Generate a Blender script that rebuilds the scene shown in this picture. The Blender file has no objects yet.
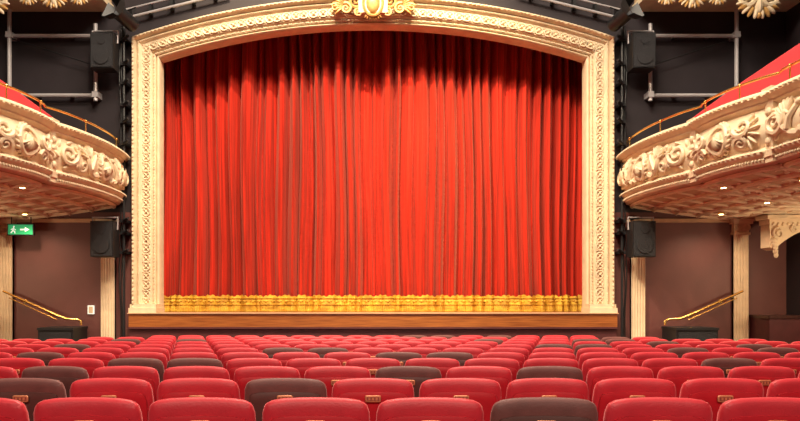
import bpy, bmesh, math, random
from mathutils import Vector, Matrix
random.seed(7)
scene = bpy.context.scene
pi = math.pi

# ------------------------------------------------------------------ materials
def mat(name, col, rough=0.6, metal=0.0, noise=0.0, nscale=6.0, bump=0.0, bscale=40.0,
        sheen=0.0, sheentint=None, col2=None, emit=None, estr=0.0, spec=0.5, stretch=None):
    m = bpy.data.materials.new(name); m.use_nodes = True
    nt = m.node_tree; b = nt.nodes['Principled BSDF']
    b.inputs['Base Color'].default_value = (*col, 1)
    b.inputs['Roughness'].default_value = rough
    b.inputs['Metallic'].default_value = metal
    b.inputs['Specular IOR Level'].default_value = spec
    if sheen:
        b.inputs['Sheen Weight'].default_value = sheen
        b.inputs['Sheen Roughness'].default_value = 0.45
        b.inputs['Sheen Tint'].default_value = (*(sheentint or col), 1)
    if emit:
        b.inputs['Emission Color'].default_value = (*emit, 1)
        b.inputs['Emission Strength'].default_value = estr
    tc = nt.nodes.new('ShaderNodeTexCoord')
    vec = tc.outputs['Object']
    if stretch:
        mp = nt.nodes.new('ShaderNodeMapping'); mp.inputs['Scale'].default_value = stretch
        nt.links.new(vec, mp.inputs['Vector']); vec = mp.outputs['Vector']
    if noise or col2:
        n = nt.nodes.new('ShaderNodeTexNoise'); n.inputs['Scale'].default_value = nscale
        n.inputs['Detail'].default_value = 5
        nt.links.new(vec, n.inputs['Vector'])
        r = nt.nodes.new('ShaderNodeValToRGB')
        c2 = col2 or tuple(max(0, c*(1-noise)) for c in col)
        r.color_ramp.elements[0].position = 0.35; r.color_ramp.elements[0].color = (*c2, 1)
        r.color_ramp.elements[1].position = 0.65; r.color_ramp.elements[1].color = (*col, 1)
        nt.links.new(n.outputs['Fac'], r.inputs['Fac'])
        nt.links.new(r.outputs['Color'], b.inputs['Base Color'])
    if bump:
        n2 = nt.nodes.new('ShaderNodeTexNoise'); n2.inputs['Scale'].default_value = bscale
        nt.links.new(vec, n2.inputs['Vector'])
        bp = nt.nodes.new('ShaderNodeBump'); bp.inputs['Strength'].default_value = bump
        bp.inputs['Distance'].default_value = 0.02
        nt.links.new(n2.outputs['Fac'], bp.inputs['Height'])
        nt.links.new(bp.outputs['Normal'], b.inputs['Normal'])
    return m

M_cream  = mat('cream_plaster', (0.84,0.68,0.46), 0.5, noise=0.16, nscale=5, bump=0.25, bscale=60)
M_cream2 = mat('tan_plaster', (0.58,0.36,0.20), 0.6, noise=0.15)  # tan plaster for soffit panels, trim and gallery fronts
M_gild   = mat('gilded_plaster', (0.70,0.40,0.13), 0.45, metal=0.2, noise=0.35, nscale=12)
M_curt   = mat('red_velvet_curtain', (0.60,0.026,0.010), 0.8, noise=0.5, nscale=3, stretch=(7,7,0.15),
               sheen=0.15, sheentint=(0.9,0.6,0.45), bump=0.15, bscale=30, spec=0.2)
M_gold   = mat('gold_fringe', (0.80,0.50,0.05), 0.6, col2=(0.50,0.25,0.02), nscale=5, stretch=(1.0,0.4,2.2), bump=0.5, bscale=50)
M_maroon = mat('maroon_wall_paint', (0.150,0.052,0.046), 0.5, noise=0.15, nscale=2, bump=0.1)
M_slate  = mat('dark_slate_wall', (0.022,0.015,0.020), 0.7, noise=0.2, nscale=3)
M_dark   = mat('dark_maroon', (0.10,0.022,0.024), 0.6, noise=0.2)
M_black  = mat('black_paint', (0.012,0.012,0.014), 0.45, noise=0.1)
M_grille = mat('speaker_grille', (0.02,0.02,0.024), 0.6, bump=0.8, bscale=300)
M_steel  = mat('grey_steel_pipe', (0.52,0.50,0.52), 0.4, metal=0.2, noise=0.1)
M_brass  = mat('brass', (0.95,0.60,0.18), 0.22, metal=0.9, noise=0.1)
M_wood   = mat('stage_wood', (0.42,0.14,0.03), 0.4, col2=(0.24,0.07,0.015), nscale=3, stretch=(0.6,4,14))
M_seat   = mat('red_velvet_seat', (0.64,0.020,0.036), 0.5, noise=0.15, nscale=9, sheen=0.55, sheentint=(1,0.5,0.5), bump=0.1, bscale=120)
M_seatb  = mat('red_seat_back_panel', (0.56,0.013,0.024), 0.38, noise=0.12, nscale=8, sheen=0.12, sheentint=(1,0.4,0.4))
M_seatd  = mat('dark_maroon_velvet_seat', (0.18,0.055,0.048), 0.6, noise=0.3, nscale=9, sheen=0.4, sheentint=(1,0.6,0.6), bump=0.1, bscale=120)  # darker maroon version of the seat velvet
M_seatdb = mat('dark_maroon_back_panel', (0.11,0.040,0.034), 0.45, noise=0.2, nscale=8)
M_plate  = mat('brass_number_plate', (0.70,0.27,0.13), 0.4, metal=0.3, noise=0.1)
M_num    = mat('engraved_number', (0.30,0.06,0.04), 0.6)
M_arm    = mat('dark_wood_arm', (0.07,0.025,0.02), 0.35, noise=0.3, nscale=20)
M_carpet = mat('dark_red_carpet', (0.11,0.02,0.025), 0.95, noise=0.3, nscale=40)
M_velv   = mat('red_velvet_balcony', (0.60,0.02,0.03), 0.7, noise=0.15, sheen=0.3, sheentint=(1,0.5,0.5))
M_lamp   = mat('lamp_glow', (1,0.8,0.5), 0.5, emit=(1,0.72,0.35), estr=14)
M_green  = mat('exit_sign_green', (0.02,0.4,0.15), 0.4, emit=(0.03,0.45,0.18), estr=0.4)
M_white  = mat('white_sign', (0.9,0.95,0.9), 0.4, emit=(0.9,1,0.92), estr=0.5)
M_ceil   = mat('ceiling_paint', (0.55,0.42,0.32), 0.7, noise=0.1)
M_lens   = mat('lamp_lens', (0.25,0.27,0.3), 0.1, metal=0.3)

# ------------------------------------------------------------------ mesh builder
class MB:
    def __init__(s): s.v=[]; s.f=[]; s.m=[]; s.mats=[]
    def mi(s, m):
        if m not in s.mats: s.mats.append(m)
        return s.mats.index(m)
    def add(s, vs, fs, m, M=None):
        o=len(s.v); k=s.mi(m)
        for p in vs:
            p=Vector(p)
            if M is not None: p=M@p
            s.v.append(p)
        for f in fs: s.f.append([i+o for i in f]); s.m.append(k)
    def box(s, x0,x1,y0,y1,z0,z1,m,M=None):
        vs=[(x,y,z) for x in (x0,x1) for y in (y0,y1) for z in (z0,z1)]
        fs=[(0,1,3,2),(4,6,7,5),(0,4,5,1),(2,3,7,6),(0,2,6,4),(1,5,7,3)]
        s.add(vs,fs,m,M)
    def grid(s, rows, m, close_u=False, close_v=False, M=None):
        nr=len(rows); nc=len(rows[0]); vs=[p for r in rows for p in r]; fs=[]
        for i in range(nr-(0 if close_v else 1)):
            for j in range(nc-(0 if close_u else 1)):
                a=i*nc+j; b=i*nc+(j+1)%nc; c=((i+1)%nr)*nc+(j+1)%nc; d=((i+1)%nr)*nc+j
                fs.append((a,b,c,d))
        s.add(vs,fs,m,M)
    def tube(s, pts, r, m, n=8, M=None, flat=1.0, up=None):
        pts=[Vector(p) for p in pts]; N=len(pts)
        rr = r if isinstance(r,(list,tuple)) else [r]*N
        rows=[]; prev=None
        for i,p in enumerate(pts):
            t=(pts[min(i+1,N-1)]-pts[max(i-1,0)])
            if t.length<1e-9: t=Vector((0,0,1))
            t.normalize()
            if prev is None:
                a=Vector(up) if up else (Vector((0,0,1)) if abs(t.z)<0.9 else Vector((0,1,0)))
            else: a=prev
            u=a-t*a.dot(t)
            if u.length<1e-6: u=Vector((1,0,0))-t*t.x
            u.normalize(); w=t.cross(u); prev=u
            rows.append([p+(u*math.cos(2*pi*k/n)*flat+w*math.sin(2*pi*k/n))*rr[i] for k in range(n)])
        s.grid(rows,m,close_u=True,M=M)
        s.add([rows[0][k] for k in range(n)],[tuple(range(n))],m,M)
        s.add([rows[-1][k] for k in range(n)],[tuple(range(n))],m,M)
    def ell(s, c, r, m, nu=10, nv=6, M=None, R=None):
        c=Vector(c); vs=[]; fs=[]
        T = Matrix.Translation(c) @ (R.to_4x4() if R else Matrix.Identity(4)) @ Matrix.Diagonal((*r,1))
        if M is not None: T = M@T
        vs.append((0,0,1))
        for i in range(1,nv):
            th=pi*i/nv
            for j in range(nu):
                ph=2*pi*j/nu; vs.append((math.sin(th)*math.cos(ph),math.sin(th)*math.sin(ph),math.cos(th)))
        vs.append((0,0,-1)); L=len(vs)-1
        for j in range(nu):
            fs.append((0,1+j,1+(j+1)%nu)); b=1+(nv-2)*nu; fs.append((L,b+(j+1)%nu,b+j))
        for i in range(nv-2):
            for j in range(nu):
                a=1+i*nu+j; b=1+i*nu+(j+1)%nu; fs.append((a,a+nu,b+nu,b))
        s.add(vs,fs,m,T)
    def sbox(s, c, h, m, nxz=6, ny=3, N=8, deform=None, M=None):
        """rounded upholstered block; c centre, h half sizes"""
        for ax in range(3):
            for sg in (-1,1):
                rows=[]
                for i in range(N+1):
                    row=[]
                    for j in range(N+1):
                        a=math.sin((2*i/N-1)*pi/2*0.999); b=math.sin((2*j/N-1)*pi/2*0.999)
                        p=[0,0,0]; p[ax]=sg; p[(ax+1)%3]=a; p[(ax+2)%3]=b
                        q=((abs(p[0])**nxz+abs(p[2])**nxz)**(ny/nxz)+abs(p[1])**ny)**(1/ny)
                        P=Vector((c[0]+p[0]/q*h[0], c[1]+p[1]/q*h[1], c[2]+p[2]/q*h[2]))
                        if deform: P=deform(P)
                        row.append(P)
                    rows.append(row)
                s.grid(rows,m,M=M)
    def build(s, name, smooth=True, parent=None, merge=True, angle=40):
        me=bpy.data.meshes.new(name)
        me.from_pydata([tuple(v) for v in s.v],[],s.f)
        for m in s.mats: me.materials.append(m)
        me.polygons.foreach_set('material_index', s.m)
        bm=bmesh.new(); bm.from_mesh(me)
        if merge: bmesh.ops.remove_doubles(bm, verts=bm.verts, dist=0.0002)
        bmesh.ops.recalc_face_normals(bm, faces=bm.faces)
        if smooth:
            for f in bm.faces: f.smooth=True
            for e in bm.edges:
                if len(e.link_faces)==2 and e.calc_face_angle(0)>math.radians(angle): e.smooth=False
        bm.to_mesh(me); bm.free()
        ob=bpy.data.objects.new(name,me); scene.collection.objects.link(ob)
        if parent: ob.parent=parent
        return ob

# ------------------------------------------------------------------ dimensions (metres)
CZ = 1.82            # eye height above stalls floor at the stage
WY = 14.0            # proscenium wall plane
SZ = 1.45            # stage level
HI = 4.51            # half width of opening
ZC = 7.52; SAG=0.70
WS = 0.74            # frame width scale
R0 = (HI*HI+SAG*SAG)/(2*SAG); ACZ = ZC-R0
SIDE=8.7; CEIL=13.0
def floor_z(y): return 0.05+0.030*(14-y)

def arch(w, N=60, zb=SZ, jn=30):
    """points of proscenium path offset outward by w"""
    X=HI+w; R=R0+w; zc=ACZ+math.sqrt(R*R-X*X); th=math.asin(X/R)
    pts=[(-X, zb+(zc-zb)*i/jn) for i in range(jn)]
    pts+=[(R*math.sin(-th+2*th*i/N), ACZ+R*math.cos(-th+2*th*i/N)) for i in range(N+1)]
    pts+=[(X, zc+(zb-zc)*(i+1)/jn) for i in range(jn)]
    return pts

# ------------------------------------------------------------------ room shell
b=MB()
b.add([(-SIDE,-8,floor_z(-8)),(SIDE,-8,floor_z(-8)),(SIDE,14.2,floor_z(14.2)),(-SIDE,14.2,floor_z(14.2)),
       (-SIDE,-8,-0.3),(SIDE,-8,-0.3),(SIDE,14.2,-0.3),(-SIDE,14.2,-0.3)],
      [(0,1,2,3),(4,5,6,7),(0,1,5,4),(2,3,7,6),(0,3,7,4),(1,2,6,5)],M_carpet)
b.build('floor',smooth=False)
b=MB(); b.box(-SIDE,SIDE,-8,14.2,CEIL,CEIL+0.2,M_ceil); b.build('ceiling',smooth=False)
b=MB(); b.box(-SIDE-0.2,-SIDE,-8,14.2,-0.3,CEIL,M_slate); b.build('wall_left',smooth=False)
b=MB(); b.box(SIDE,SIDE+0.2,-8,14.2,-0.3,CEIL,M_slate); b.build('wall_right',smooth=False)
b=MB(); b.box(-SIDE,SIDE,-8.2,-8,-0.3,CEIL,M_maroon); b.build('wall_back',smooth=False)
# proscenium wall with arched opening
b=MB()
XO=HI+0.25
for sg in (-1,1):
    x0,x1=sorted((sg*XO,sg*SIDE))
    b.box(x0,x1,WY,WY+0.2,-0.3,3.56,M_maroon)
    b.box(x0,x1,WY,WY+0.2,3.56,CEIL,M_slate)
NX=48
for i in range(NX):
    xa=-XO+2*XO*i/NX; xb=-XO+2*XO*(i+1)/NX
    Rr=R0+0.25
    za=ACZ+math.sqrt(Rr*Rr-xa*xa); zb=ACZ+math.sqrt(Rr*Rr-xb*xb)
    b.add([(xa,WY,za),(xb,WY,zb),(xb,WY,CEIL),(xa,WY,CEIL),(xa,WY+.2,za),(xb,WY+.2,zb),(xb,WY+.2,CEIL),(xa,WY+.2,CEIL)],
          [(0,1,2,3),(4,5,6,7),(0,1,5,4)],M_slate)
b.build('wall_proscenium',smooth=False)
b=MB()
b.box(-6.4,6.4,16.4,16.6,0,9,M_black); b.box(-6.6,-6.4,14.2,16.6,0,9,M_black); b.box(6.4,6.6,14.2,16.6,0,9,M_black)
b.box(-6.6,6.6,14.2,16.6,9,9.2,M_black)
b.build('wall_stage_house',smooth=False)

# stage
b=MB()
b.box(-5.05,5.05,13.78,14.3,0,1.14,M_dark)
b.box(-6.38,6.38,14.22,16.38,0.0,SZ,M_wood)
b.box(-5.05,5.05,13.74,14.22,1.16,SZ-0.02,M_wood)
b.box(-5.07,5.07,13.71,14.22,SZ-0.02,SZ,M_cream2)
b.box(-5.05,5.05,13.72,13.76,1.12,1.16,M_dark)
b.build('stage',smooth=False)

# ------------------------------------------------------------------ proscenium arch frame
b=MB()
prof=[(0.0,14.34),(0.0,14.10),(0.02,14.05),(0.05,14.03),(0.08,14.05),(0.10,14.07),(0.10,14.02),(0.135,14.0),(0.17,14.02),
      (0.18,13.98),(0.20,13.96),(0.46,13.93),(0.48,13.90),(0.50,13.88),(0.53,13.86),(0.56,13.88),(0.575,13.91),
      (0.59,13.86),(0.62,13.80),(0.66,13.79),(0.69,13.82),(0.705,13.86),(0.705,14.02)]
rows=[]
for w,y in prof:
    rows.append([(x,y,z) for x,z in arch(w*WS)])
b.grid(rows,M_cream)
def walk(w, step):
    P=[Vector((x,0,z)) for x,z in arch(w*WS,N=240,jn=160)]
    out=[]; acc=0
    for i in range(1,len(P)):
        d=(P[i]-P[i-1]).length
        if acc+d>=step:
            acc=acc+d-step; out.append((P[i],(P[i]-P[i-1]).normalized()))
        else: acc+=d
    return out
for p,t in walk(0.135,0.06): b.ell((p.x,14.0,p.z),(0.019,0.019,0.019),M_cream,6,4)
for p,t in walk(0.64,0.09):
    ang=math.atan2(t.z,t.x); R=Matrix.Rotation(-ang,3,'Y')
    b.ell((p.x,13.79,p.z),(0.036,0.028,0.022),M_cream,8,5,R=R)
for p,t in walk(0.515,0.045): b.ell((p.x,13.865,p.z),(0.013,0.018,0.013),M_cream,5,4)
for p,t in walk(0.33,0.19):
    ang=math.atan2(t.z,t.x); n=Vector((-t.z,0,t.x))
    ring=[p+t*math.cos(a*pi/6)*0.085+n*math.sin(a*pi/6)*0.075 for a in range(13)]
    b.tube([(q.x,13.935,q.z) for q in ring],0.017,M_cream,5)
    b.ell((p.x,13.94,p.z),(0.028,0.04,0.028),M_cream,8,5)
    for k in range(4):
        a=pi/4+k*pi/2; q=p+t*math.cos(a)*0.05+n*math.sin(a)*0.046
        b.ell((q.x,13.94,q.z),(0.028,0.026,0.011),M_cream,6,4,R=Matrix.Rotation(-(ang+a),3,'Y'))
    q=p+t*0.095
    for sgn in (-1,1):
        qq=q+n*0.065*sgn; b.ell((qq.x,13.935,qq.z),(0.02,0.024,0.02),M_cream,6,4)
for sg in (-1,1):
    x0,x1=sorted((sg*(HI-0.02),sg*(HI+0.705*WS+0.03)))
    b.box(x0,x1,13.76,14.34,SZ,SZ+0.10,M_cream)
    b.box(x0+0.015,x1-0.015,13.80,14.34,SZ+0.10,SZ+0.18,M_cream)
b.build('proscenium_arch')

def spiral(cx,cz,r0,r1,a0,turns,n=28):
    return [(cx+(r0+(r1-r0)*i/n)*math.cos(a0+turns*2*pi*i/n), cz+(r0+(r1-r0)*i/n)*math.sin(a0+turns*2*pi*i/n)) for i in range(n+1)]

# crest
b=MB(); cz=ZC+0.34; Y=13.76
b.ell((0,Y,cz),(0.15,0.09,0.22),M_gild,14,10)
b.tube([(0.20*math.cos(a*pi/12),Y-0.03,cz+0.27*math.sin(a*pi/12)) for a in range(25)],0.03,M_gild,6)
for k in range(-4,5):
    a=pi/2+k*0.27
    b.ell((0.34*math.cos(a),Y,cz+0.31+0.14*math.sin(a)-0.05),(0.13,0.05,0.04),M_gild,8,5,R=Matrix.Rotation(-a,3,'Y'))
for sg in (-1,1):
    for (cx,zz,r,tn,a0) in ((0.36,0.05,0.16,1.6,2.6),(0.56,-0.10,0.12,1.5,1.2),(0.30,-0.18,0.09,-1.5,2.0),(0.30,0.28,0.10,-1.4,-1.0),(0.80,-0.08,0.08,1.4,0.5)):
        sp=spiral(cx,cz+zz,r,0.02,a0,tn)
        b.tube([(sg*x,Y+0.02,z) for x,z in sp],[(0.04-0.02*i/28)*min(1,r/0.12) for i in range(29)],M_gild,6)
    for k in range(6):
        a=-0.7+0.32*k
        b.ell((sg*(0.58+0.16*math.cos(a)),Y+0.03,cz-0.04+0.16*math.sin(a)),(0.12,0.04,0.03),M_gild,8,5,R=Matrix.Rotation(-a if sg>0 else -(pi-a),3,'Y'))
for k in range(-3,4):
    a=-pi/2+k*0.3
    b.ell((0.15*math.cos(a),Y+0.02,cz-0.20+0.07*math.sin(a)),(0.08,0.04,0.028),M_gild,8,5,R=Matrix.Rotation(-a,3,'Y'))
b.box(-0.3,0.3,13.74,13.82,cz-0.2,cz+0.3,M_cream)
b.build('gilded_crest')

# ------------------------------------------------------------------ curtain
CY=15.22; CW=5.6
folds=[]; x=-CW
rnd=random.Random(3)
while x<CW:
    w=rnd.choice([rnd.uniform(0.12,0.2),rnd.uniform(0.2,0.36)]); folds.append((x,w,rnd.uniform(0.4,1.2)*min(1,w/0.22),rnd.uniform(-0.5,0.5))); x+=w
def fold(x):
    for fx,w,a,sk in folds:
        if fx<=x<fx+w:
            u=(x-fx)/w; u2=u+sk*u*(1-u)
            return -a*(math.sin(pi*u2)**0.95)
    return 0
NXC=1700
FX=[(-CW+2*CW*i/NXC) for i in range(NXC+1)]
FO=[fold(x) for x in FX]
def curt_y(i,z,extra=0):
    h=(z-SZ)/6.6
    amp=0.34-0.02*h
    x=FX[i]
    return CY+FO[i]*amp+0.025*math.sin(x*23+h*5)+0.06*math.sin(x*3.1+2*h)+0.012*math.sin(x*61+3*h)+extra
def curt_x(i,z): return FX[i]+0.03*math.sin(z*0.9+FX[i]*2)
b=MB(); zs=[SZ+0.02+(8.3-SZ)*k/22 for k in range(23)]
b.grid([[(curt_x(i,z),curt_y(i,z),z) for i in range(NXC+1)] for z in zs],M_curt)
cur=b.build('stage_curtain',angle=80)
# gold border: heavier cloth, shallower folds in front of the velvet
def bord_y(i,z,e=0):
    x=FX[i]
    return CY-0.30+0.42*FO[i]*0.34+0.02*math.sin(x*23)+0.06*math.sin(x*3.1)+e
b=MB(); zs=[SZ+0.005,SZ+0.05,SZ+0.10,SZ+0.15,SZ+0.19,SZ+0.23,SZ+0.27,SZ+0.30,SZ+0.335]
rows=[]
for kz,z in enumerate(zs):
    row=[]
    for i in range(NXC+1):
        e=0
        if kz<4: e+=-0.008*math.sin(FX[i]*170)
        zz=z
        if kz==8: zz+=0.035*abs(math.sin(FX[i]*9.0))+0.012*math.sin(FX[i]*57)
        row.append((curt_x(i,z),bord_y(i,z,e),zz))
    rows.append(row)
b.grid(rows,M_gold)
for zc_,r_ in ((SZ+0.16,0.010),(SZ+0.30,0.009)):
    b.tube([(curt_x(i,zc_),bord_y(i,zc_,-0.01),zc_) for i in range(0,NXC+1,3)],r_,M_gold,5)
for i in range(8,NXC,24):
    for dx,dz,r1,r2 in ((0,0.23,0.030,0.034),(6,0.24,0.022,0.018),(-6,0.24,0.022,0.018)):
        j=min(NXC,max(0,i+dx)); b.ell((curt_x(j,SZ+0.24),bord_y(j,0,-0.005),SZ+dz),(r1,0.012,r2),M_gold,7,5)
b.build('gold_fringe',parent=cur,angle=80)

# ------------------------------------------------------------------ pilasters
def pilaster(xc, hw, z1):
    b=MB(); z0=0.045
    b.box(xc-hw-0.04,xc+hw+0.04,13.84,13.998,z0,0.35,M_cream)
    b.box(xc-hw-0.02,xc+hw+0.02,13.87,13.998,0.35,0.42,M_cream)
    n=5; zt=z1-0.32
    xs=[]
    for k in range(n*8+1):
        u=k/(n*8); x=xc-hw+2*hw*u
        ph=(u*n)%1.0
        d=0.022*math.sin(pi*ph)**0.6 if 0.02<ph<0.98 else 0
        xs.append((x,13.90+d))
    b.grid([[(x,y,0.42) for x,y in xs],[(x,y,zt) for x,y in xs]],M_cream)
    b.box(xc-hw,xc+hw,13.93,13.998,0.42,zt,M_cream)
    b.box(xc-hw,xc-hw+0.01,13.90,13.998,0.42,zt,M_cream); b.box(xc+hw-0.01,xc+hw,13.90,13.998,0.42,zt,M_cream)
    b.box(xc-hw-0.02,xc+hw+0.02,13.86,13.998,zt,zt+0.05,M_cream)
    b.box(xc-hw-0.005,xc+hw+0.005,13.89,13.998,zt+0.05,zt+0.22,M_cream)
    for sg in (-1,1):
        sp=spiral(xc+sg*hw*0.72,zt+0.15,0.065,0.01,pi/2,-1.6*sg)
        b.tube([(x,13.87,z) for x,z in sp],[0.018-0.008*i/28 for i in range(29)],M_cream,5)
    for k in range(-2,3):
        b.ell((xc+k*hw*0.3,13.88,zt+0.10),(0.02,0.02,0.05),M_cream,6,4)
    b.box(xc-hw-0.05,xc+hw+0.05,13.82,13.998,zt+0.22,zt+0.27,M_cream)
    b.box(xc-hw-0.07,xc+hw+0.07,13.80,13.998,zt+0.27,z1,M_cream)
    b.build('pilaster')
for sg in (-1,1):
    pilaster(sg*5.55,0.14,3.40); pilaster(sg*7.70,0.15,3.40)

for nm,sg in (('left',-1),('right',1)):
    b=MB(); x0,x1=sorted((sg*5.78,sg*7.50))
    b.box(x0,x1,13.95,13.998,0.05,0.3,M_dark); b.build('baseboard_'+nm,smooth=False)
    b=MB()
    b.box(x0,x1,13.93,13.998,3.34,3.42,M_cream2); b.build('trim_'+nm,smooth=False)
for sg in (-1,1):
    b=MB(); x0,x1=sorted((sg*7.93,sg*8.69))
    b.box(x0,x1,13.3,13.99,0.05,1.35,M_dark); b.box(x0-0.02,x1,13.27,13.99,1.35,1.41,M_arm)
    b.build('low_partition',smooth=False)

# ------------------------------------------------------------------ balconies
panels=[(13.97,11.2),(11.2,9.5),(9.5,7.6),(7.6,5.6)]
def basex(y): return 5.33+0.0225*(14-y)**2
def plan(i,f):
    y0,y1=panels[i]; y=y0+(y1-y0)*f
    L=abs(y1-y0)
    return Vector((basex(y)-(0.08+0.045*L)*max(0,math.sin(pi*f))**0.55, y, 0))
def planN(i,f):
    a=plan(i,max(0,f-0.01)); c=plan(i,min(1,f+0.01)); t=(c-a).normalized()
    n=Vector((t.y,-t.x,0))
    if n.x>0: n=-n
    return n
ZB=3.70; ZT=4.76
def zm(z): return ZB+(z-3.52)*(ZT-ZB)/1.17
PROF=[(-0.20,3.52),(-0.04,3.52),(0.02,3.55),(0.04,3.60),(0.03,3.64),(0.06,3.66),(0.09,3.70),(0.09,3.74),(0.05,3.77),(0.02,3.80),
      (0.05,3.86),(0.095,3.95),(0.115,4.06),(0.11,4.17),(0.08,4.27),(0.045,4.36),(0.01,4.42),(0.03,4.45),(0.08,4.48),(0.08,4.51),
      (0.12,4.54),(0.155,4.58),(0.155,4.63),(0.12,4.67),(0.05,4.69),(-0.16,4.69),(-0.20,4.66)]
def poff(z):
    for (o0,z0),(o1,z1) in zip(PROF[1:-2],PROF[2:-1]):
        if z0<=z<=z1 and z1>z0: return o0+(o1-o0)*(z-z0)/(z1-z0)
    return 0.1
def soff(o):      # soffit height at distance o outwards from parapet
    u=min(1,max(0,(o-0.1)/1.7)); return ZB-0.01-0.24*(u**0.8)
def balcony(sg):
    b=MB(); S=Matrix.Diagonal((sg,1,1,1))
    for i in range(len(panels)):
        rows=[]
        for k in range(41):
            f=(1-math.cos(pi*k/40))/2; P=plan(i,f); N=planN(i,f)
            rows.append([P+N*o+Vector((0,0,zm(z))) for o,z in PROF])
        b.grid(rows,M_cream,close_u=True,M=S)
        L=abs(panels[i][1]-panels[i][0])
        def S3(s,z,off=0.0):
            f=min(0.995,max(0.005,0.5+s/L)); P=plan(i,f); N=planN(i,f)
            return P+N*(poff(z)+off)+Vector((0,0,zm(z)))
        def rt(pts,r,taper=True,n=6):
            nn=len(pts); b.tube([S3(x,z,0.022) for x,z in pts],[r*(1-0.55*k/nn) if taper else r for k in range(nn)],M_cream,n,M=S)
        def leaf(s,z,a,l,w,h=0.03):
            P=S3(s,z,0.015); f=min(0.99,max(0.01,0.5+s/L)); N=planN(i,f); T=Vector((0,0,1)).cross(N)
            if T.y>0: T=-T
            U=Vector((0,0,1)); d=T*math.cos(a)+U*math.sin(a); e=N.cross(d)
            R=Matrix((d,e,N)).transposed()
            b.ell(P,(l,w,h),M_cream,8,5,M=S,R=R)
        hs=L/2
        zc=4.10
        rt([(0.19*math.cos(a*pi/10),zc+0.23*math.sin(a*pi/10)) for a in range(21)],0.045,False)
        for k in range(20):
            a=k*pi/10; leaf(0.235*math.cos(a),zc+0.27*math.sin(a),a+0.9,0.06,0.028,0.035)
        leaf(0,zc,pi/2,0.12,0.09,0.07)
        for k in range(-3,4): leaf(0.02*k,zc-0.02,pi/2+k*0.35,0.14,0.018,0.09)
        for s2 in (-1,1):
            if L>1.8:
                rt([(s2*x,z) for x,z in spiral(hs*0.78,zc+0.02,0.20,0.02,pi*0.9,1.7)],0.045)
                rt([(s2*x,z) for x,z in [(0.28,zc-0.2),(0.36,zc-0.24),(0.46,zc-0.22),(0.56,zc-0.12),(0.62,zc+0.0),(0.66,zc+0.12),(0.74,zc+0.2),(0.84,zc+0.22)]],0.06)
                rt([(s2*x,z) for x,z in [(0.50,zc-0.15),(0.45,zc+0.0),(0.38,zc+0.1),(0.33,zc+0.2)]],0.055)
                leaf(s2*0.32,zc+0.2,0.5,0.075,0.05,0.06)
                for k in range(7):
                    a=0.25+0.26*k; leaf(s2*(0.52+0.17*math.cos(a)),zc+0.02+0.17*math.sin(a),(a if s2>0 else pi-a),0.13,0.022,0.045)
                for k in range(6):
                    a=-0.2+k*1.0; leaf(s2*(hs*0.78+0.24*math.cos(a)),zc+0.02+0.24*math.sin(a),(a+1 if s2>0 else pi-a-1),0.075,0.03,0.035)
                if L>2.5:
                    rt([(s2*x,z) for x,z in spiral(hs*0.52,zc-0.13,0.11,0.015,0.3,-1.5)],0.034)
                    for k in range(5):
                        a=k*0.7; leaf(s2*(hs*0.55+0.16*math.cos(a)),zc+0.06+0.14*math.sin(a),(a if s2>0 else pi-a),0.08,0.025,0.035)
            else:
                rt([(s2*x,z) for x,z in spiral(0.45,zc+0.08,0.15,0.02,pi,1.6*1)],0.042)
                rt([(s2*x,z) for x,z in spiral(0.42,zc-0.17,0.11,0.015,pi,-1.5)],0.036)
                for k in range(6):
                    a=-1.2+0.45*k; leaf(s2*(0.50+0.14*math.cos(a)),zc+0.22*math.sin(a),(a if s2>0 else pi-a),0.10,0.026,0.04)
        n=int(L/0.085)
        for k in range(n):
            s_=-hs+L*(k+0.5)/n
            leaf(s_,4.60,0,0.03,0.024,0.03); leaf(s_,3.72,0,0.026,0.022,0.024)
        n=int(L/0.05)
        for k in range(n): leaf(-hs+L*(k+0.5)/n,3.60,pi/2,0.025,0.014,0.02)
    for i in (1,2,3):
        y=panels[i][0]; x=basex(y)
        b.box(x-0.13,x+0.15,y-0.09,y+0.09,ZB+0.02,ZT,M_cream,M=S)
        b.box(x-0.17,x+0.15,y-0.12,y+0.12,ZT-0.12,ZT+0.02,M_cream,M=S)
        b.box(x-0.15,x+0.15,y-0.11,y+0.11,ZB+0.10,ZB+0.2,M_cream,M=S)
        for k in range(4): b.ell((x-0.14,y,ZB+0.32+0.14*k),(0.035,0.065,0.06),M_cream,8,5,M=S)
    outer=[]
    for i in range(len(panels)):
        for k in range(13): outer.append(plan(i,k/12))
    xe=SIDE-0.01
    offs=[0.05,0.2,0.4,0.7,1.0,1.4,1.8,2.2,2.7,3.3,4]
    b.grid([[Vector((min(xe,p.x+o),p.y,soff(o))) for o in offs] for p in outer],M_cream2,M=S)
    b.grid([[Vector((p.x+0.05,p.y,ZB+0.1)),Vector((xe,p.y,ZB+0.1))] for p in outer],M_dark,M=S)
    ye=panels[-1][1]
    b.box(basex(ye),xe,ye-0.05,ye,3.44,ZB+0.1,M_cream,M=S)
    for o in (0.12,0.58,1.04,1.5,1.96,2.42,2.88):
        b.tube([(p.x+o,p.y,soff(o)-0.015) for p in outer if p.x+o<xe],0.05,M_cream,6,M=S,flat=0.8)
    yy=13.85
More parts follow.
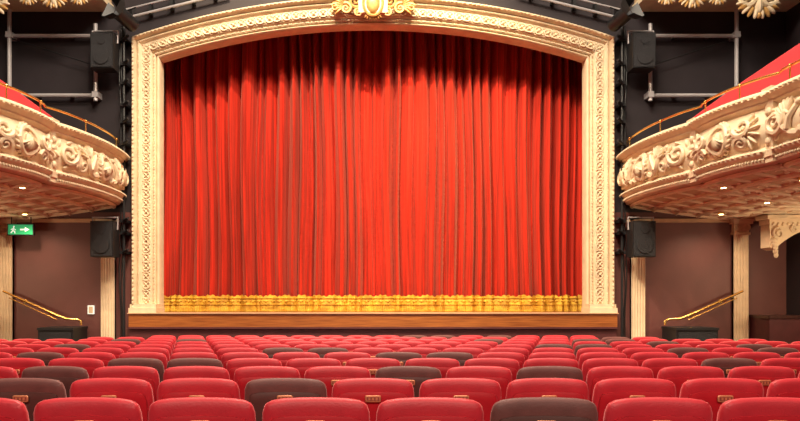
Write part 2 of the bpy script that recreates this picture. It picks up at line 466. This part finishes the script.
    while yy>ye+0.1:
        b.tube([(min(xe,basex(yy)+o),yy,soff(o)-0.015) for o in offs if basex(yy)+o<xe+0.4],0.05,M_cream,6,M=S,flat=0.8)
        yc=yy-0.24
        for k in range(6):
            o=0.35+0.46*k
            if basex(yc)+o<xe-0.2:
                c=Vector((basex(yc)+o,yc,0))
                b.tube([(c.x+0.15*math.cos(a*pi/6),c.y+0.15*math.sin(a*pi/6),soff(o+0.15*math.cos(a*pi/6))-0.005) for a in range(13)],0.02,M_cream,5,M=S)
                b.ell((c.x,c.y,soff(o)-0.01),(0.045,0.045,0.03),M_cream,8,4,M=S)
                for a in range(4):
                    an=pi/4+a*pi/2
                    b.tube([(c.x+r_*math.cos(an),c.y+r_*math.sin(an),soff(o+r_*math.cos(an))-0.005) for r_ in (0.05,0.2,0.32)],0.018,M_cream,5,M=S)
        yy-=0.48
    ob=b.build('ornate_balcony')
    b=MB(); pts=[]
    for i in range(len(panels)):
        for k in range(12):
            P=plan(i,k/12); N=planN(i,k/12); pts.append(P-N*0.02+Vector((0,0,4.99)))
    b.tube(pts,0.020,M_brass,8,M=S)
    for q in pts[2::6]: b.tube([(q.x,q.y,4.74),(q.x,q.y,4.99)],0.013,M_brass,6,M=S); b.ell((q.x,q.y,4.99),(0.03,0.03,0.03),M_brass,8,6,M=S)
    b.build('brass_rail',parent=ob)
    b=MB(); rows=[]
    n=40
    for k in range(n+1):
        y=12.7-(12.7-5.65)*k/n; x=basex(y)+0.22
        zt=4.78+0.74*min(1,k/(n*0.60))
        rows.append([(x-0.04,y,ZB+0.11),(x-0.06,y,zt-0.05),(x-0.04,y,zt-0.01),(x,y,zt+0.015),(x+0.08,y,zt+0.02),(x+0.15,y,zt-0.02),(x+0.16,y,ZB+0.11)])
    b.grid(rows,M_velv,close_u=True,M=S)
    b.build('velvet_partition',parent=ob)  # padded velvet partition standing behind the parapet
    for x,y in ((5.80,11.0),(6.40,9.90),(6.90,11.64),(6.90,13.18)):
        z=soff(x-basex(y))-0.02
        b=MB()
        b.tube([(x,y,z+0.02),(x,y,z-0.04)],0.06,M_brass,14,M=S); b.tube([(x,y,z-0.04),(x,y,z-0.046)],0.04,M_lamp,14,M=S)
        b.build('recessed_downlight',parent=ob)
        l=bpy.data.lights.new('downlight_lamp','SPOT'); l.energy=90; l.color=(1,0.72,0.48); l.spot_size=2.6; l.spot_blend=0.8; l.shadow_soft_size=0.05
        o=bpy.data.objects.new('downlight_lamp',l); o.location=(sg*x,y,z-0.07); scene.collection.objects.link(o); o.parent=ob
for sg in (-1,1): balcony(sg)

# sconces added out of view on the side walls, to light the soffits
for sg in (-1,1):
    S=Matrix.Diagonal((sg,1,1,1))
    for y in (11.6,8.6):
        b=MB()
        b.ell((SIDE-0.02,y,1.95),(0.018,0.07,0.14),M_brass,12,8,M=S)
        b.tube([(SIDE-0.03,y,1.9),(SIDE-0.12,y,1.84),(SIDE-0.18,y,1.88),(SIDE-0.18,y,1.96)],0.012,M_brass,6,M=S)
        b.tube([(SIDE-0.18,y,1.96),(SIDE-0.18,y,1.99),(SIDE-0.18,y,2.08)],[0.03,0.05,0.08],M_lamp,14,M=S)
        ob=b.build('fill_sconce')
        l=bpy.data.lights.new('soffit_fill_lamp','POINT'); l.energy=70; l.color=(1,0.74,0.46); l.shadow_soft_size=0.1
        o=bpy.data.objects.new('soffit_fill_lamp',l); o.location=(sg*(SIDE-0.3),y,2.2); scene.collection.objects.link(o); o.parent=ob

# upper gallery fronts with drop ornaments
for sg in (-1,1):
    b=MB(); S=Matrix.Diagonal((sg,1,1,1))
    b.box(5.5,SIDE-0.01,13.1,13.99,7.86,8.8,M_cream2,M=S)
    b.box(5.45,SIDE-0.01,13.04,13.99,7.78,7.90,M_cream,M=S)
    def drop(xc,s,zz):
        for s2 in (-1,1):
            sp=spiral(xc+s2*0.18*s,zz-0.02*s,0.15*s,0.02,pi/2,1.5*s2)
            b.tube([(x,13.02,z) for x,z in sp],[0.045*s*(1-0.5*i/28) for i in range(29)],M_cream,6,M=S)
            for k in range(5):
                a=-0.1-0.32*k; b.ell((xc+s2*(0.24*s*math.cos(a)),13.02,zz-0.08*s+0.16*s*math.sin(a)),(0.09*s,0.04*s,0.03*s),M_gild if k%2 else M_cream,8,5,M=S,R=Matrix.Rotation(-a if s2>0 else -(pi-a),3,'Y'))
        b.ell((xc,13.02,zz-0.14*s),(0.06*s,0.06*s,0.12*s),M_cream,8,6,M=S)
        b.ell((xc,13.02,zz-0.27*s),(0.04*s,0.04*s,0.05*s),M_gild,8,6,M=S)
    drop(5.75,0.7,7.72); drop(6.25,0.9,7.72); drop(6.75,0.7,7.72); drop(7.55,1.35,7.66)
    b.build('upper_gallery_front')

# ------------------------------------------------------------------ lighting pipes and speakers
for sg in (-1,1):
    b=MB(); S=Matrix.Diagonal((sg,1,1,1)); Y=13.86
    for z in (5.98,7.22):
        b.tube([(5.72,Y,z),(7.65,Y,z)],0.042,M_steel,8,M=S)
    for x in (5.76,7.55):
        b.tube([(x,Y-0.05,5.85),(x,Y-0.05,7.75 if x>7 else 7.45)],0.042,M_steel,8,M=S)
        for z in (5.98,7.22): b.box(x-0.06,x+0.06,Y-0.1,13.998,z-0.06,z+0.06,M_steel,M=S)
    for x in (6.3,7.0):
        for z in (5.98,7.22): b.box(x-0.03,x+0.03,Y,13.998,z-0.03,z+0.03,M_black,M=S)
    b.tube([(5.80,Y-0.03,6.6),(7.5,Y-0.03,7.15)],0.012,M_black,6,M=S)
    b.build('lighting_pipe_frame')
    b=MB(); xb=5.16
    b.tube([(xb,13.78,0.1),(xb,13.78,7.45)],0.028,M_black,8,M=S)
    b.tube([(xb+0.06+0.02*math.sin(z*4),13.82,z) for z in [0.1*k for k in range(1,75)]],0.014,M_black,6,M=S)
    b.tube([(xb+0.10+0.02*math.sin(z*3+1),13.84,z) for z in [0.1*k for k in range(1,75)]],0.012,M_black,6,M=S)
    for z in (4.95,5.4,5.75,6.2,6.6,7.1,3.35,3.1,2.7):
        b.box(xb-0.07,xb+0.07,13.72,13.998,z-0.03,z+0.03,M_black,M=S)
        b.tube([(xb,13.74,z),(xb-0.13,13.66,z+0.05)],0.03,M_black,8,M=S)
    b.build('cable_boom')
    for zc in (6.75,2.95):
        b=MB(); xc=5.46
        b.box(xc-0.23,xc+0.23,13.38,13.70,zc-0.36,zc+0.36,M_black,M=S)
        b.box(xc-0.21,xc+0.21,13.36,13.39,zc-0.34,zc+0.34,M_grille,M=S)
        b.tube([(xc,13.365,zc-0.13),(xc,13.34,zc-0.13)],0.16,M_grille,20,M=S)
        b.tube([(xc,13.365,zc+0.19),(xc,13.345,zc+0.19)],0.08,M_grille,16,M=S)
        b.tube([(xc-0.25,13.56,zc+0.2),(xc-0.26,13.56,zc+0.45),(xc+0.26,13.56,zc+0.45),(xc+0.25,13.56,zc+0.2)],0.018,M_steel,6,M=S)
        b.tube([(xc,13.56,zc+0.45),(xc-0.1,13.74,zc+0.45)],0.025,M_black,8,M=S)
        b.tube([(xc-0.1,13.74,zc+0.45),(xc-0.1,13.80,zc+0.45)],0.04,M_black,8,M=S)
        b.build('loudspeaker')
    b=MB(); T=S@Matrix.Translation((5.02,13.40,7.42))@Matrix.Rotation(math.radians(35),4,'Z')@Matrix.Rotation(math.radians(-25),4,'X')
    b.tube([(0,0.3,0),(0,0.25,0),(0,-0.1,0),(0,-0.14,0)],[0.10,0.14,0.15,0.17],M_black,16,M=T)
    b.tube([(0,-0.141,0),(0,-0.15,0)],0.13,M_lens,16,M=T)
    for k in range(4):
        Q=T@Matrix.Rotation(k*pi/2,4,'Y')
        b.add([(-0.14,-0.15,0.16),(0.14,-0.15,0.16),(0.17,-0.30,0.23),(-0.17,-0.30,0.23)],[(0,1,2,3)],M_black,M=Q)
    b.tube([(-0.18,0.05,0),(-0.18,0.05,0.25),(0.18,0.05,0.25),(0.18,0.05,0)],0.014,M_black,6,M=T)
    b.tube([(5.02,13.45,7.64),(5.16,13.74,7.42)],0.02,M_black,6,M=S)
    b.build('stage_spotlight')
    b=MB()
    b.tube([(5.25,13.85,7.56),(3.0,13.85,8.12)],0.028,M_steel,8,M=S)
    b.tube([(5.25,13.85,7.74),(3.0,13.85,8.30)],0.020,M_steel,8,M=S)
    for k in range(5):
        x=5.1-0.45*k; z=7.56+(5.25-x)*0.249
        b.box(x-0.03,x+0.03,13.84,13.998,z-0.03,z+0.21,M_black,M=S)
    b.build('lighting_bar')
    b=MB()
    x0,x1=(6.02,6.85) if sg>0 else (5.95,6.65)
    b.box(x0,x1,13.2,13.85,0.08,1.14,M_black,M=S)
    b.box(x0+0.04,x1-0.04,13.18,13.21,0.12,1.08,M_grille,M=S)
    b.box(x0-0.01,x1+0.01,13.17,13.86,1.12,1.17,M_black,M=S)
    b.box(x0+0.3,x0+0.42,13.15,13.19,0.75,0.79,M_steel,M=S)
    b.build('subwoofer_cabinet')
    b=MB()
    b.tube([(7.62,13.7,1.90),(7.4,13.7,1.80),(6.5,13.7,1.40),(6.3,13.7,1.33),(6.08,13.7,1.32),(6.02,13.7,1.29),(6.02,13.7,1.2)],0.024,M_brass,8,M=S)
    b.tube([(7.5,13.7,1.76),(6.5,13.7,1.31)],0.012,M_brass,8,M=S)
    for x,z in ((7.3,1.75),(6.7,1.48)):
        b.tube([(x,13.7,z),(x,13.8,z-0.06),(x,13.995,z-0.06)],0.014,M_brass,6,M=S)
        b.tube([(x,13.97,z-0.06),(x,13.998,z-0.06)],0.045,M_brass,12,M=S)
    b.build('brass_handrail')

# exit sign
b=MB(); x=-7.22
b.box(x-0.27,x+0.27,13.62,13.68,3.04,3.28,M_black); b.box(x-0.25,x+0.25,13.61,13.63,3.06,3.26,M_green)
b.ell((x-0.13,13.61,3.22),(0.018,0.008,0.018),M_white,8,5)
b.tube([(x-0.13,13.608,3.20),(x-0.15,13.608,3.14),(x-0.19,13.608,3.09)],0.012,M_white,5)
b.tube([(x-0.15,13.608,3.14),(x-0.11,13.608,3.12),(x-0.11,13.608,3.08)],0.012,M_white,5)
b.tube([(x-0.19,13.608,3.16),(x-0.13,13.608,3.18),(x-0.09,13.608,3.15)],0.009,M_white,5)
b.box(x+0.0,x+0.12,13.603,13.612,3.145,3.175,M_white)
b.add([(x+0.10,13.603,3.21),(x+0.10,13.603,3.11),(x+0.19,13.603,3.16)],[(0,1,2)],M_white)
b.tube([(x-0.2,13.65,3.28),(x-0.2,13.65,3.42)],0.01,M_black,6); b.tube([(x+0.2,13.65,3.28),(x+0.2,13.65,3.42)],0.01,M_black,6)
b.build('exit_sign')
b=MB(); b.box(-5.99,-5.86,13.96,13.998,1.42,1.6,M_white); b.box(-5.97,-5.88,13.955,13.97,1.44,1.58,M_cream); b.build('wall_switch_plate')

# corbel brackets at outer walls
for sg in (-1,1):
    b=MB(); S=Matrix.Diagonal((sg,1,1,1))
    b.box(7.72,SIDE-0.002,12.95,13.3,3.20,3.34,M_cream,M=S)
    b.box(7.66,SIDE-0.002,12.9,13.32,3.30,3.38,M_cream,M=S)
    rows=[]
    for k in range(17):
        u=k/16; x=7.74+0.95*u
        zb=3.12-0.50*(1-u)**2.0
        if u<0.14: zb=3.12-0.37-0.4*u
        rows.append([(x,12.97,3.22),(x,12.97,zb),(x,13.28,zb),(x,13.28,3.22)])
    b.grid(rows,M_cream,close_u=True,M=S)
    b.add(rows[0],[(0,1,2,3)],M_cream,S)
    sp=spiral(7.90,3.02,0.12,0.015,pi/2,1.6)
    b.tube([(x,12.95,z) for x,z in sp],0.03,M_cream,6,M=S)
    sp=spiral(8.20,3.10,0.07,0.012,pi/2,1.6)
    b.tube([(x,12.95,z) for x,z in sp],0.022,M_cream,6,M=S)
    for k in range(9): b.ell((7.80+0.095*k,12.95,3.20),(0.03,0.03,0.035),M_cream,6,5,M=S)
    for k in range(5): b.ell((7.82+0.01*k,12.97,2.88-0.07*k),(0.08-0.012*k,0.06,0.06),M_cream,8,5,M=S)
    b.build('scrolled_corbel')

# ------------------------------------------------------------------ seats
def seat_mesh(name, main, panel):
    b=MB()
    def rec(P):
        t=max(0,(P.z-0.75)/0.2)
        return Vector((P.x, P.y-(P.z-0.45)*0.20-0.35*P.x*P.x, P.z+0.16*(0.0625-P.x*P.x)*t))
    b.sbox((0,0,0.672),(0.252,0.052,0.288),main,9,2.8,10,rec)
    b.sbox((0,-0.035,0.64),(0.226,0.03,0.245),panel,10,3,8,rec)
    yb=-0.035-0.030-(0.868-0.45)*0.20-0.002
    b.sbox((0,yb,0.850),(0.048,0.006,0.021),M_plate,8,4,4)
    b.box(-0.038,0.038,yb-0.0066,yb-0.005,0.839,0.861,M_num)
    for k in (-1,0,1): b.box(k*0.022-0.006,k*0.022+0.006,yb-0.008,yb-0.006,0.842,0.858,M_plate)
    b.sbox((0,0.13,0.60),(0.225,0.07,0.20),main,5,2.5,8)
    b.box(-0.2,0.2,0.05,0.08,0.40,0.62,M_arm)
    for sg in (-1,1):
        x=sg*0.262
        b.box(x-0.0025,x+0.0025,-0.02,0.10,0.0,0.60,M_arm)
        b.sbox((x,0.12,0.625),(0.003,0.15,0.022),M_arm,4,4,5)
        b.box(x-0.0025,x+0.0025,-0.02,0.24,0.50,0.61,M_arm)
        b.box(x-0.0025,x+0.0025,-0.08,0.16,0.0,0.02,M_arm)
    ob=b.build(name,angle=50); me=ob.data; bpy.data.objects.remove(ob); return me
me_r=seat_mesh('red_seat_mesh',M_seat,M_seatb); me_d=seat_mesh('dark_maroon_seat_mesh',M_seatd,M_seatdb)
rs=random.Random(11)
PITCH=0.53
force={(0,1.5):1,(0,0.5):0,(0,-0.5):0,(0,-1.5):0,(0,2.5):0,(0,-2.5):0,(0,3.5):0,(1,-1):1,(1,0):0,(1,1):0,(1,-2):0,(1,2):0,(1,3):0,(1,-3):0,(1,4):0,(1,-4):1,
       (2,0.5):1,(2,1.5):0,(2,-0.5):0,(2,-1.5):0,(2,-2.5):0,(2,-3.5):0,(2,-4.5):1}
for r in range(11):
    d=3.2+0.95*r
    hw=min(7.3,2.6+d*0.62)
    if r==10: hw=4.4
    if r==9: hw=5.3
    if r==8: hw=6.4
    e=bpy.data.objects.new('theatre_seat_row',None); e.location=(0,d,floor_z(d)); scene.collection.objects.link(e)
    off=0.5 if r%2==0 else 0.0
    n=int(hw/PITCH); c=0
    for k in range(-n-1,n+1):
        q=k+off; x=q*PITCH
        if abs(x)>hw: continue
        dark=force.get((r,q), 1 if rs.random()<(0.11+(0.15 if x>2.8 else 0)) else 0)
        c+=1
        o=bpy.data.objects.new('seat_%d'%c, me_d if dark else me_r)
        o.parent=e; o.location=(x,0,0.0); scene.collection.objects.link(o)

# ------------------------------------------------------------------ lights
def area(name,loc,target,size,energy,col,sizey=None):
    l=bpy.data.lights.new(name,'AREA'); l.energy=energy; l.color=col; l.size=size
    if sizey: l.shape='RECTANGLE'; l.size_y=sizey
    o=bpy.data.objects.new(name,l); o.location=loc
    o.rotation_euler=(Vector(target)-Vector(loc)).to_track_quat('-Z','Y').to_euler(); scene.collection.objects.link(o)
def spot(name,loc,target,energy,size,blend,col,soft=0.15):
    l=bpy.data.lights.new(name,'SPOT'); l.energy=energy; l.color=col; l.spot_size=math.radians(size); l.spot_blend=blend; l.shadow_soft_size=soft
    o=bpy.data.objects.new(name,l); o.location=loc
    o.rotation_euler=(Vector(target)-Vector(loc)).to_track_quat('-Z','Y').to_euler(); scene.collection.objects.link(o)
area('ceiling_fill_light',(0,7,12.6),(0,7,0),7,1600,(1,0.86,0.68))  # added overhead fill for the closed room
area('front_fill_light',(0,6.5,12.6),(0,11,3),7,1100,(1,0.84,0.64),1.2)  # added fill for surfaces that face the camera
spot('rear_fill_spot',(-2.5,-6.5,8.5),(-1.5,4.2,0.8),2200,48,0.7,(1,0.84,0.68),0.5)  # pair of unseen fill spots added to brighten the seat backs
spot('rear_fill_spot',(2.5,-6.5,8.5),(1.5,4.2,0.8),2200,48,0.7,(1,0.84,0.68),0.5)
spot('curtain_spot',(-2.2,8.0,12.6),(0.1,15.1,3.0),5600,62,0.5,(1,0.78,0.50),0.05)
spot('curtain_centre_spot',(2.4,7.8,12.6),(1.1,15.1,3.8),8500,36,1.0,(1,0.80,0.42),0.05)
for sg in (-1,1):
    spot('side_wash_fill',(sg*2,6,9.5),(sg*6.2,13,4.2),1250,46,0.8,(1,0.80,0.56),0.15)  # added wash to bring out the balcony carving

w=bpy.data.worlds.new('world'); scene.world=w; w.use_nodes=True
w.node_tree.nodes['Background'].inputs[0].default_value=(0.5,0.45,0.45,1); w.node_tree.nodes['Background'].inputs[1].default_value=0.2

# ------------------------------------------------------------------ camera
cam=bpy.data.cameras.new('camera'); co=bpy.data.objects.new('camera',cam); scene.collection.objects.link(co)
co.location=(0,0,CZ); co.rotation_euler=(pi/2,0,0)
cam.sensor_width=36; cam.lens=665/800*36; cam.shift_x=27/800; cam.shift_y=84.5/800; cam.clip_end=100
scene.camera=co
scene.view_settings.view_transform='Standard'
scene.view_settings.look='None'
